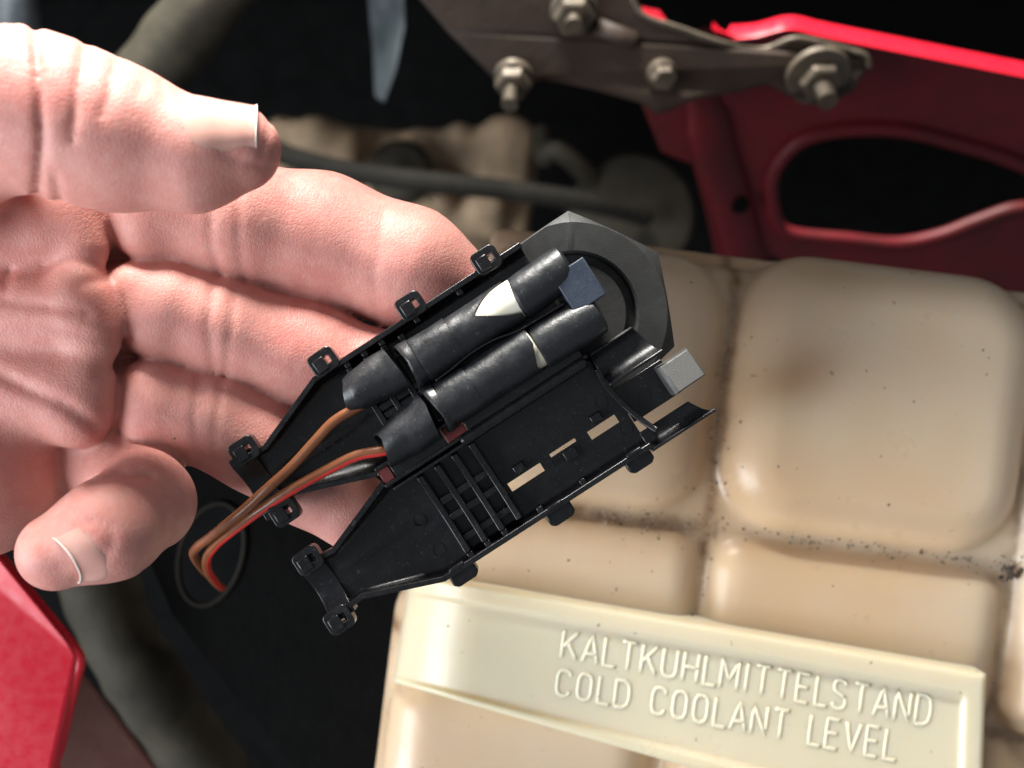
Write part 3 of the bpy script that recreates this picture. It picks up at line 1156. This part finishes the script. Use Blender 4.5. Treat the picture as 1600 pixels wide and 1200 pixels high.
loop_clip(127, -196, -1, 0)
loop_clip(-11, -200, -1, 0)
loop_clip(-173, -201, -1, .05)
loop_clip(-352, -152, -1, .0)
loop_clip(-352, -38, -1, .0)
loop_clip(-362, 46, 1, .0)
loop_clip(-372, 150, 1, .0)
for u, v in ((-172, 197), (8, 200), (158, 198)):
    tab_clip(u, v)

# lattice of strain-relief ribs: each rib a piece of its own
def lattice(sg, us, v_lo, cross, par):
    for u in us:
        pts = []
        for k in range(15):
            v = v_lo + (172 - v_lo) * k / 14
            pts.append((v, -6 - 12 * math.sin(math.pi * k / 14)))
        vs, fs = [], []
        for v, z in pts:
            vs += [(u - 6, -sg * v, -41), (u + 6, -sg * v, -41), (u + 5, -sg * v, z), (u - 5, -sg * v, z)]
        for i in range(len(pts) - 1):
            for k in range(4):
                fs.append((i * 4 + k, i * 4 + (k + 1) % 4, (i + 1) * 4 + (k + 1) % 4, (i + 1) * 4 + k))
        fs += [(3, 2, 1, 0), tuple((len(pts) - 1) * 4 + k for k in range(4))]
        cb(MB(S).add(vs, fs), 'lattice_rib', parent=par)
    for v in cross:
        cb(MB(S).box(us[0] + 5, us[-1] - 5, -sg * v - 5.5, -sg * v + 5.5, -41, -19), 'lattice_bar', parent=par)


low = [o for o in conn.children if o.name.startswith('ribbed_shell')][0]
upp = [o for o in conn.children if o.name.startswith('sleeve_shell')][0]
lattice(1, (-146, -114, -82, -50), 32, (84, 113, 152), low)
lattice(-1, (-146, -114, -82, -50), 32, (64, 78, 92, 150), upp)
# dark openings under the lattice
cb(MB(S).sweep([(-60, -21, -3), (-56, -21, -3), (168, -21, -3), (172, -21, -3)], [7, 10, 10, 7], n=20), 'hinge_rail', parent=low, bevel=0)
# small hooks, ejector marks
for u, v in ((-8, 106), (138, 106)):
    cb(MB(S).box(u - 11, u + 11, -v - 8, -v + 8, -41, -24, taper=2), 'contact_hook', parent=low)
cb(MB(S).box(62, 84, -142, -124, -41, -30), 'contact_hook', parent=low)
for k in range(4):
    cb(MB(S).box(40 + k * 5, 42 + k * 5, -137, -124, -41, -38.5), 'index_tick', parent=low, bevel=0)
for u, v in ((-34, 89), (-35, 148), (158, 90), (169, 147), (-188, 90), (-187, 147)):
    cb(MB(S).ring(u, -v, 9.5, 11, -42, -38.6), 'ejector_mark', parent=low, bevel=0)
for u in (-250,):
    pass

# arched end rib across the lower half
pts = [(181, 42), (179, 60), (180, 80), (184, 105), (191, 132), (201, 160), (206, 172)]
pts = [(p.x, -p.y) for p in catmull(pts, 5)]
vs, fs = [], []
wl = []
mbr = MB(S)
for i, p in enumerate(pts):
    a = Vector(pts[max(i - 1, 0)])
    b = Vector(pts[min(i + 1, len(pts) - 1)])
    d = (b - a).normalized()
    nr = Vector((-d.y, d.x)) * 4.5
    k = i / (len(pts) - 1)
    zt = -4 - 14 * math.sin(math.pi * k)
    vs += [(p[0] + nr.x, p[1] + nr.y, -46), (p[0] - nr.x, p[1] - nr.y, -46), (p[0] - nr.x, p[1] - nr.y, zt), (p[0] + nr.x, p[1] + nr.y, zt)]
for i in range(len(pts) - 1):
    for k in range(4):
        fs.append((i * 4 + k, i * 4 + (k + 1) % 4, (i + 1) * 4 + (k + 1) % 4, (i + 1) * 4 + k))
fs += [(3, 2, 1, 0), tuple((len(pts) - 1) * 4 + k for k in range(4))]
mbr.add(vs, fs)
cb(mbr, 'end_rib', parent=low, bevel=1.5 * S)
cb(MB(S).box(186, 276, -146, -84, -46, -38), 'end_plate', parent=low)
cb(MB(S).ring(222, -118, 10, 11.5, -39, -36.6), 'ejector_mark', parent=low, bevel=0)
# wedge block at the end
cb(MB(S).add([(258, -142, -38), (320, -142, -38), (320, -90, -38), (258, -90, -38),
              (264, -140, 20), (316, -140, 9), (316, -92, -7), (264, -92, 4),
              (258, -142, 14), (258, -90, -2)],
             [(3, 2, 1, 0), (4, 5, 6, 7), (0, 1, 5, 4, 8), (1, 2, 6, 5), (2, 3, 9, 7, 6), (3, 0, 8, 9), (8, 4, 7, 9)]),
   'latch_wedge', M_wedge, parent=low, bevel=2 * S)
# half-round lip near the hinge end and the outer rail
def gutter(u0, u1, vc, r, z, a0, a1, name, slant=0, mat=None):
    n = 14
    vs = []
    for u, sl in ((u0, 0), (u1, slant)):
        for rr in (r, r - 5):
            for k in range(n + 1):
                a = math.radians(a0 + (a1 - a0) * k / n)
                vs.append((u + sl * (k / n - .5), -(vc + rr * math.cos(a)), z - rr * math.sin(a)))
    m = n + 1
    fs = []
    for k in range(n):
        fs += [(k, k + 1, 2 * m + k + 1, 2 * m + k), (m + k, 3 * m + k, 3 * m + k + 1, m + k + 1),
               (k, m + k, m + k + 1, k + 1), (2 * m + k, 2 * m + k + 1, 3 * m + k + 1, 3 * m + k)]
    fs += [(0, 2 * m, 3 * m, m), (n, m + n, 3 * m + n, 2 * m + n)]
    return cb(MB(S).add(vs, fs), name, mat, parent=low)


gutter(182, 272, 42, 33, 6, 0, 150, 'end_gutter', slant=-20)
gutter(182, 288, 172, 26, -8, -10, 110, 'end_rail', slant=-26)

# hex cap with round recess
mb = MB(S)
N = 96
vang = [math.radians(a - 33) for a in (93, 37, -17, -77, -140, 157)]
cx, cy = 200, 50
hexp = [(math.cos(a) * 171, math.sin(a) * 171) for a in vang]


def hexr(a):
    best = 1e9
    for i in range(6):
        p, q = Vector(hexp[i]), Vector(hexp[(i + 1) % 6])
        d = Vector((math.cos(a), math.sin(a)))
        e = q - p
        den = d.x * e.y - d.y * e.x
        if abs(den) > 1e-9:
            t = (p.x * e.y - p.y * e.x) / den
            s = (p.x * d.y - p.y * d.x) / den
            if t > 0 and -1e-6 <= s <= 1 + 1e-6:
                best = min(best, t)
    return best


prof = []
angs = sorted([2 * math.pi * k / N for k in range(N)] + [a % (2 * math.pi) for a in vang])
rings = []
for zt, kind in ((-94, 'h'), (-30, 'hc'), (-19, 'c'), (-18, 'r1'), (-20, 'r0'), (-32, 'r0b'), (-32, 'z')):
    row = []
    for a in angs:
        hr = hexr(a)
        if kind == 'h':
            r, z = hr, zt
        elif kind == 'hc':
            r = hr
            z = -54 - max(0, hr - 150) * 0.75
        elif kind == 'c':
            r, z = min(hr - 1.5, 150), -51.5
        elif kind == 'r1':
            r, z = 104, -50.5
        elif kind == 'r0':
            r, z = 100, -53
        elif kind == 'r0b':
            r, z = 99, -74
        else:
            r, z = 84, -74
        row.append((cx + r * math.cos(a), cy + r * math.sin(a), z))
    rings.append(row)
M_ = len(angs)
vs = [p for r in rings for p in r]
fs = [(i * M_ + k, i * M_ + (k + 1) % M_, (i + 1) * M_ + (k + 1) % M_, (i + 1) * M_ + k) for i in range(len(rings) - 1) for k in range(M_)]
fs += [tuple(range(M_ - 1, -1, -1)), tuple((len(rings) - 1) * M_ + k for k in range(M_))]
mb.add(vs, fs)
cap = cb(mb, 'hex_cap', M_cap, bevel=1.0 * S, flat_angle=28)
# raised inner disc
cb(MB(S).lathe([(85, -66.5), (85, -60), (83, -58.5), (0.5, -58.5)], (cx, cy, 0), n=64), 'inner_disc', M_cap, parent=cap, bevel=0)
# upright tab with two side posts
tabo = cb(MB(S).add([(198, 50, -54), (246, 50, -54), (246, 112, -54), (198, 112, -54),
                     (196, 49, 34), (252, 49, 40), (252, 116, 40), (196, 116, 34)],
                    [(3, 2, 1, 0), (4, 5, 6, 7), (0, 1, 5, 4), (1, 2, 6, 5), (2, 3, 7, 6), (3, 0, 4, 7)]),
          'upright_tab', M_tab, bevel=1.5 * S)


# sleeves: tubes whose end can be cut along a curve
def tube(prof, v, z, name, mat, end0=None, end1=None, n=40, squash=1.0, wob=0.0, parent=conn, seed=0, **kw):
    """prof (u, r, dv) rows; end0 / end1 push the first / last row by angle"""
    r_ = random.Random(seed)
    ph = [r_.uniform(0, 6.28) for _ in range(4)]
    rows = []
    for i, row in enumerate(prof):
        u, r = row[0], row[1]
        dv = row[2] if len(row) > 2 else 0
        ring = []
        for k in range(n):
            a = 2 * math.pi * k / n          # 0 = +v side, 90 = towards the viewer
            uu = u
            fi = i / (len(prof) - 1)
            if end0:
                uu += end0(a) * (1 - fi) ** 1.0
            if end1:
                uu += end1(a) * fi
            rr = r * (1 + wob * math.sin(a * 3 + u * .05 + ph[0]) + wob * .7 * math.sin(a * 2 - u * .09 + ph[1]))
            ring.append((uu, -(v + dv + rr * math.cos(a)), z + rr * math.sin(a) * squash))
        rows.append(ring)
    inner = [[(p[0] - .5, -(v + (row[2] if len(row) > 2 else 0)) + (p[1] + v + (row[2] if len(row) > 2 else 0)) * .90, z + (p[2] - z) * .90) for p in ring]
             for ring, row in zip(rows, prof)]
    allr = rows + inner[::-1]
    vs = [p for r in allr for p in r]
    m = len(allr)
    fs = [(i * n + k, i * n + (k + 1) % n, ((i + 1) % m) * n + (k + 1) % n, ((i + 1) % m) * n + k) for i in range(m) for k in range(n)]
    return cb(MB(S).add(vs, fs), name, mat, parent=parent, bevel=0, flat_angle=38, **kw)


def notch(center, width, depth):
    def f(a):
        d = (a - math.radians(center) + math.pi) % (2 * math.pi) - math.pi
        return -depth * max(0, 1 - abs(d) / math.radians(width)) ** 0.8
    return f


ZT = 4
# upper sleeve
def dense(prof, n=10):
    out = []
    for (a, b) in zip(prof[:-1], prof[1:]):
        for k in range(n):
            t = k / n
            out.append(tuple(x + (y - x) * t for x, y in zip(a, b)))
    out.append(prof[-1])
    return out


MB_ = MB(S)
MB_.sweep([(10, 120, ZT), (140, 120, ZT)], 32, n=32)
cb(MB_, 'white_core', M_white, bevel=0)
tube(dense([(134, 30, 0), (138, 35, 0), (150, 36, 0), (215, 35, -2), (226, 33, -4), (230, 27, -4)], 3), -118, ZT + 2, 'terminal_boot', M_black2, wob=.006, seed=1, end0=notch(60, 80, 5))
tube(dense([(18, 36, 0), (128, 36, 0)], 12), -119, ZT, 'insulating_sleeve', M_black2, end1=notch(112, 62, 66), wob=.012, seed=2)
tube(dense([(-46, 37.5, 0), (-44, 38, 0), (20, 37.2, 0)], 8), -120, ZT, 'insulating_sleeve', M_black2, wob=.014, seed=3)
tube(dense([(-70, 39, 0), (-62, 40, 0), (-46, 38.5, 0)], 4), -121, ZT, 'sleeve_collar', M_black2, wob=.012, seed=4, end0=notch(100, 90, -10))
tube(dense([(-163, 26, -6), (-150, 32, -4), (-120, 35, -2), (-84, 37, 0)], 5), -130, ZT + 2, 'flared_sleeve_end', M_black2, wob=.03, seed=5, end0=notch(50, 80, 16), end1=notch(70, 100, -8))
# lower sleeve
MB_ = MB(S)
MB_.sweep([(10, 40, ZT), (118, 40, ZT)], 33, n=32)
cb(MB_, 'white_core', M_white, bevel=0)
tube(dense([(118, 30, 0), (121, 35, 0), (132, 36, 0), (215, 35, 3), (226, 33, 4), (229, 27, 4)], 3), -36, ZT + 2, 'terminal_boot', M_black2, wob=.006, seed=6)
tube(dense([(2, 37, 0), (116, 37, 0)], 12), -40, ZT + 1, 'insulating_sleeve', M_black2, end1=notch(38, 60, 14), wob=.012, seed=7)
tube(dense([(-50, 38, 0), (4, 38, 0)], 8), -41, ZT + 1, 'insulating_sleeve', M_black2, wob=.014, seed=8)
tube(dense([(-72, 41, 0), (-64, 42, 0), (-50, 39, 0)], 4), -42, ZT + 1, 'sleeve_collar', M_black2, wob=.015, seed=9, end0=notch(70, 100, -12))
tube(dense([(-172, 30, 4), (-150, 33, 3), (-120, 37, 2), (-86, 40, 0)], 5), -39, ZT + 4, 'flared_sleeve_end', M_black2, wob=.03, seed=10, end0=notch(120, 90, -14), end1=notch(120, 110, -14))
# pale crimp bands glimpsed at the collars
cb(MB(S).ring(0, 0, 1, 1.2, 0, .1), 'tmp', M_black2) if False else None
# thin separator membrane between the sleeves
pts = [(-40, -80), (-10, -82), (30, -86), (70, -84), (105, -76), (140, -74), (190, -72)]
pts = [(p.x, -p.y) for p in catmull(pts, 6)]
vs, fs = [], []
for i, p in enumerate(pts):
    w = 1.6
    vs += [(p[0], p[1] - w, -36), (p[0], p[1] + w, -36), (p[0], p[1] + w, 26), (p[0], p[1] - w, 26)]
for i in range(len(pts) - 1):
    for k in range(4):
        fs.append((i * 4 + k, i * 4 + (k + 1) % 4, (i + 1) * 4 + (k + 1) % 4, (i + 1) * 4 + k))
fs += [(3, 2, 1, 0), tuple((len(pts) - 1) * 4 + k for k in range(4))]
cb(MB(S).add(vs, fs), 'separator_web', bevel=.5 * S)


# wires
def cpt(px, py, z):
    """a world point in the connector's own frame"""
    return conn_inv @ P(px, py, z)


conn_inv = (Matrix.Translation(conn.location) @ Matrix.Rotation(math.radians(33), 4, 'Z')).inverted()


def wire(pts, name, mat, r, stripe=None):
    c = catmull([cpt(*p) for p in pts], 10)
    o = MB().sweep(c, r, n=18).build(name, mat, conn, local=True, flat_angle=0)
    if stripe:
        # coloured stripe moulded into the lower flank
        n = len(c)
        s = []
        for i, p in enumerate(c):
            t = (c[min(i + 1, n - 1)] - c[max(i - 1, 0)]).normalized()
            side = t.cross(Vector((0, 0, 1)))
            if side.length < .3:
                side = s[-1][1]
            side.normalize()
            s.append((p, side))
        pts2 = []
        sgn = stripe
        for p, sd in s:
            pts2.append(p + sd * (sgn * r * .30) + Vector((0, 0, r * .12)))
        MB().sweep(pts2, r * .80, n=14).build('wire_stripe', M_redwire, o, local=True, flat_angle=0)
    return o


wire([(585, 622, .0010), (552, 640, .0012), (520, 660, .0014), (490, 692, .0012), (455, 730, .0008), (415, 766, .0010), (370, 806, -.002),
      (330, 838, -.010), (308, 855, -.018), (303, 868, -.030), (318, 890, -.050), (335, 905, -.075)], 'brown_wire', M_brown, .00092)
wire([(640, 695, .0010), (596, 704, .0014), (556, 712, .0010), (505, 737, .0006), (455, 765, .0006), (410, 794, -.001), (372, 822, -.006), (340, 848, -.014),
      (324, 870, -.024), (324, 890, -.036), (335, 908, -.052), (346, 918, -.072)], 'striped_wire', M_brown, .00092, stripe=-1)

# ---------------------------------------------------------------- black cover with cable hole
out = [(150, 560), (620, 560), (660, 900), (610, 1010), (600, 1180), (620, 1290), (540, 1290), (360, 1080), (270, 960), (200, 800)]
hole = [Vector((330 + 50 * math.cos(a) * 1.0 + 14 * math.sin(a), 866 - 80 * math.sin(a) * 1.0, 0)) for a in [2 * math.pi * k / 40 for k in range(40)]]
cov = empty('black_cover', P(380, 900, -.10), 'black plastic cover with an oval hole that the wires run into', 'cover')
panel('cover_sheet', out, [hole], lambda x, y: -.088, .003, M_cover, cov)
MB().sweep([P(p.x, p.y, -.0875) for p in hole] + [P(hole[0].x, hole[0].y, -.0875)], .0007, n=10, cap=False).build('hole_rim', M_pipe, cov, flat_angle=0)
MB().sweep([P(330, 866, -.09), P(330, 866, -.15)], [.001, .001]).build('rib_pin', M_cover, cov) if False else None

# ---------------------------------------------------------------- red wing panel, lower left
wing = empty('red_wing_panel', P(30, 1050, -.11), 'glossy bright red painted body panel corner beside the grey hose', 'body panel')
o1 = [(-260, 700), (-10, 862), (62, 950), (112, 1012), (122, 1032), (116, 1060), (92, 1165), (84, 1200), (110, 1300), (-260, 1300)]


def zw(x, y):
    return -.062 - .00004 * max(0, x)


pts = []
panel('painted_face', o1, [], zw, .0025, M_red, wing, bevel=.0012, bseg=3)
MB().sweep(catmull([P(*p, -.0655 - .003) for p in ((-10, 858), (64, 948), (114, 1010), (125, 1034), (118, 1064), (94, 1166), (86, 1202), (110, 1290))], 6), .0013, n=10).build('rolled_edge', M_red, wing, flat_angle=0)
flange = empty('worn_inner_flange', P(160, 1150, -.14), 'worn brownish red inner flange below the bright red panel', 'flange')
panel('flange_sheet', [(60, 1030), (125, 1050), (165, 1100), (235, 1190), (300, 1290), (60, 1290)], [], lambda x, y: -.092 - .00008 * (x - 60), .002, M_redbrown, flange, bevel=.0008)

# ---------------------------------------------------------------- hoses
def hose(name, pts, r, label, mat=M_hose):
    c = catmull([P(*p) for p in pts], 10)
    rr = [r * (1 + .03 * math.sin(i * .37) + .02 * math.sin(i * .91)) for i in range(len(c))]
    o = MB().sweep(c, rr, n=28).build(name, mat, flat_angle=0)
    return tag(o, label, 'hose')


hose('coolant_hose', [(105, 740, -.150), (125, 830, -.142), (155, 915, -.137), (192, 1005, -.135), (236, 1073, -.135), (292, 1158, -.140), (350, 1240, -.145), (430, 1350, -.155)], .0110,
     'thick dusty grey rubber hose running beside the red panel corner')
hose('radiator_hose', [(470, -160, -.20), (360, -40, -.21), (290, 45, -.215), (220, 130, -.22), (120, 240, -.23)], .0125,
     'dusty grey brown rubber hose behind the thumb')
hose('vacuum_hose', [(40, -120, -.26), (25, -20, -.26), (30, 60, -.27), (40, 180, -.28)], .0085,
     'pale grey hose in shadow behind the thumb joint', M_grey)


# ---------------------------------------------------------------- dirty engine block
def build_engine():
    root = empty('engine_block', P(650, 280, -.42), 'dirty brown cast engine block deep in the bay', 'engine')
    fld = Field((-0.20, 0.03, -0.46), (0.10, 0.24, -0.33), .0026)
    f = fld.new()
    ex, ey = np.array((math.cos(-.12), math.sin(-.12))), np.array((-math.sin(-.12), math.cos(-.12)))

    def b(px, py, w, h, z1, r=.006, k=.006):
        c = P(px, py, z1)
        fld.rbox(f, (c.x, c.y, z1 - .04), ex, ey, (PX(w / 2, z1), PX(h / 2, z1), .04), r, k)
    b(620, 275, 430, 150, -.365)
    b(445, 215, 70, 70, -.352)
    b(515, 225, 90, 70, -.348)
    b(700, 230, 150, 60, -.352)
    b(790, 240, 90, 110, -.345)
    b(480, 300, 120, 60, -.350)
    b(660, 330, 260, 60, -.355)
    b(600, 270, 60, 30, -.345)
    b(760, 320, 60, 50, -.347)
    for px, py, r in ((500, 215, 34), (795, 215, 36), (720, 215, 24), (600, 300, 30), (690, 320, 26), (560, 330, 28)):
        c = P(px, py, -.36)
        fld.cone(f, (c.x, c.y, -.40), (c.x, c.y, -.352), PX(r, -.36), PX(r * .85, -.36), .006)
    pos, q = fld.nets(f, 2)
    np_obj('casting', pos, q, M_engine, root)
    c = P(625, 268, -.335)
    MB().lathe([(.014, 0), (.016, .004), (.012, .010), (.003, .012)], c - Vector((0, 0, .008)), n=24).build('core_plug', M_hose, root)


build_engine()
tag(MB().sweep(catmull([P(*p) for p in ((380, 215, -.315), (470, 250, -.312), (560, 270, -.31), (680, 285, -.308), (800, 298, -.31), (930, 318, -.315), (1010, 340, -.33))], 8), .0048, n=16)
    .build('engine_pipe', M_pipe, flat_angle=0), 'thin dark pipe crossing in front of the brown engine casting', 'pipe')
tag(MB().sweep(catmull([P(*p) for p in ((848, 205, -.345), (850, 245, -.335), (870, 235, -.33), (905, 262, -.335), (940, 300, -.35))], 8), .0048, n=14)
    .build('dipstick_tube', M_hose, flat_angle=0), 'short bent dark tube beside the engine casting', 'pipe')
c = P(990, 335, -.34)
tag(MB().lathe([(.031, -.05), (.031, -.008), (.028, -.002), (.020, .001), (.002, .002)], c, n=36).build('oil_canister', simple('brown_grey_paint', (.040, .035, .026), .7, spec=0.15), flat_angle=30),
    'round dull brown grey canister behind the tank', 'canister')
# pale blade-like bracket
b1 = [(572, -40), (630, -40), (632, 40), (618, 110), (600, 158), (586, 150), (583, 80)]
bo = panel('grey_strut', b1, [], lambda x, y: -.30 + .0006 * (x - 600), .004, M_grey, bevel=.001)
tag(bo, 'pale blue grey tapering metal strut hanging above the engine', 'strut')

# ---------------------------------------------------------------- red crossmember
cross = empty('red_crossmember', P(1350, 260, -.24), 'shade-darkened red body crossmember with a large oval opening and bolted strut', 'crossmember')


def zx(x, y):
    return -.172 - .00022 * (y - 60)


top_edge = [(1105, 40), (1160, 60), (1230, 50), (1300, 62), (1420, 84), (1600, 118), (1900, 175)]
o2 = [(1000, 150), (1020, 110), (1060, 60), (1100, 42)] + top_edge[1:] + [(1900, 420), (1650, 480), (1400, 478), (1260, 440), (1215, 400), (1120, 400), (1105, 330), (1085, 255), (1035, 235)]
hl = [(1204, 300), (1212, 262), (1245, 224), (1290, 207), (1350, 201), (1420, 205), (1500, 225), (1580, 250), (1690, 300), (1740, 330),
      (1690, 340), (1600, 325), (1530, 345), (1470, 368), (1400, 381), (1320, 374), (1240, 366), (1214, 348)]
hl = [(p.x, p.y) for p in catmull([(x, y, 0) for x, y in hl], 4, closed=True)]
panel('pressed_panel', o2, [hl], zx, .003, M_redshade, cross, bevel=.0008)
lip = [P(x, y, zx(x, y) + .0006) for x, y in hl]
MB().sweep(lip + [lip[0]], .0028, n=12, cap=False).build('opening_lip', M_redshade, cross, flat_angle=0)
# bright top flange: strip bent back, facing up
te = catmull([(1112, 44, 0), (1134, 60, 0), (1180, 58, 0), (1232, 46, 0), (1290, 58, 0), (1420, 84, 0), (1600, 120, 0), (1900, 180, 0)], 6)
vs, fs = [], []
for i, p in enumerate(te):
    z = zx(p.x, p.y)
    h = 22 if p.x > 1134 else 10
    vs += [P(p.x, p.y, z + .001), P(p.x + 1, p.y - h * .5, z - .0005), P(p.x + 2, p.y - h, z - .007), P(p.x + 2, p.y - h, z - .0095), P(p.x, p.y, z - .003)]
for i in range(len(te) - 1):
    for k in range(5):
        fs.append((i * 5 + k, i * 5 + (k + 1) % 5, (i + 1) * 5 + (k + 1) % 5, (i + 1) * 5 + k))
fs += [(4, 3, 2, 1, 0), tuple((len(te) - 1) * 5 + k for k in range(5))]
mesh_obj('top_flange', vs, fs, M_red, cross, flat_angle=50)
# vertical post with a dark disc for the shade inside a hole
c = catmull([P(x, y, zx(x, y) + .001) for x, y in ((1085, 130), (1105, 180), (1120, 240), (1142, 310), (1165, 400), (1190, 480))], 8)
MB().sweep(c, [PX(40, -.2) * min(1, .35 + i / 14) for i in range(len(c))], n=24, flat=.55).build('pressed_post', M_redshade, cross, flat_angle=0)
h0 = P(1157, 322, -.2222)
MB().lathe([(.0034, -.002), (.0034, .0004), (.001, .0005)], h0, (0.15, -.70, .68), n=20).build('dark_hole_disc', M_dark, cross)
tag(panel('red_tab', [(1002, 10), (1030, 16), (1042, 32), (1010, 30)], [], lambda x, y: -.168, .002, M_red), 'small bright red painted tab behind the rusty bracket', 'tab')

# ---------------------------------------------------------------- rusty bolted bracket
brk = empty('rusty_bracket', P(1000, 90, -.19), 'rusty brown steel bracket plate bolted to the red crossmember', 'bracket')
o3 = [(560, -120), (640, -22), (700, 48), (770, 118), (800, 132), (850, 122), (930, 138), (1000, 158), (1030, 178), (1090, 152), (1160, 140), (1200, 128), (1240, 150), (1300, 160),
      (1336, 140), (1357, 104), (1352, 88), (1330, 80), (1270, 64), (1236, 62), (1190, 78), (1130, 68), (1060, 44), (1004, 24), (985, -10), (960, -120)]


def zb(x, y):
    return -.158 - .00006 * (y - 60) - .004 * math.exp(-((x - 1180) / 30) ** 2)


panel('plate', o3, [], zb, .0035, M_rust, brk, bevel=.0012)
ed = [P(x, y, zb(x, y) - .0006) for x, y in ((1357, 106), (1352, 88), (1330, 80), (1270, 64), (1236, 62), (1190, 78), (1130, 68), (1060, 44), (1004, 24), (986, -8))]
MB().sweep(catmull(ed, 5), .0011, n=10).build('bare_edge', M_steel, brk, flat_angle=0)


def bolt(px, py, r, tilt, stud, wr=1.5):
    z = zb(px, py)
    c = P(px, py, z)
    ax = Vector(tilt).normalized()
    root = brk
    w = MB().lathe([(r * wr, -.001), (r * wr, .0012), (r * (wr - .15), .0018), (r * .7, .002)], c, ax, n=28).build('washer', M_steel, root)
    hx = MB().lathe([(r, .0015), (r, .0050), (r * .86, .0060), (r * .4, .0062)], c, ax, n=6).build('hex_nut', M_steel, root, bevel=.0003)
    if stud:
        prof = []
        k = 0
        h = .0055
        while h < stud:
            prof.append((r * (.40 if k % 2 else .46), h))
            h += .0006
            k += 1
        MB().lathe(prof, c, ax, n=16).build('threaded_stud', M_steel, hx)


bolt(1278, 118, .0068, (0.05, -.75, .65), .014)
bolt(897, 18, .0065, (-0.05, -.70, .7), .010, 1.15)
bolt(803, 120, .0058, (-0.1, -.80, .6), .014, 1.1)
bolt(1034, 115, .0040, (0.05, -.6, .8), 0, 1.2)
MB().sweep([P(930, 40, zb(930, 40)), P(990, 62, zb(990, 62)), P(1000, 66, zb(1000, 66))], [.003, .0032, .001], n=14, flat=.5).build('pressed_bead', M_rust, brk, flat_angle=0)
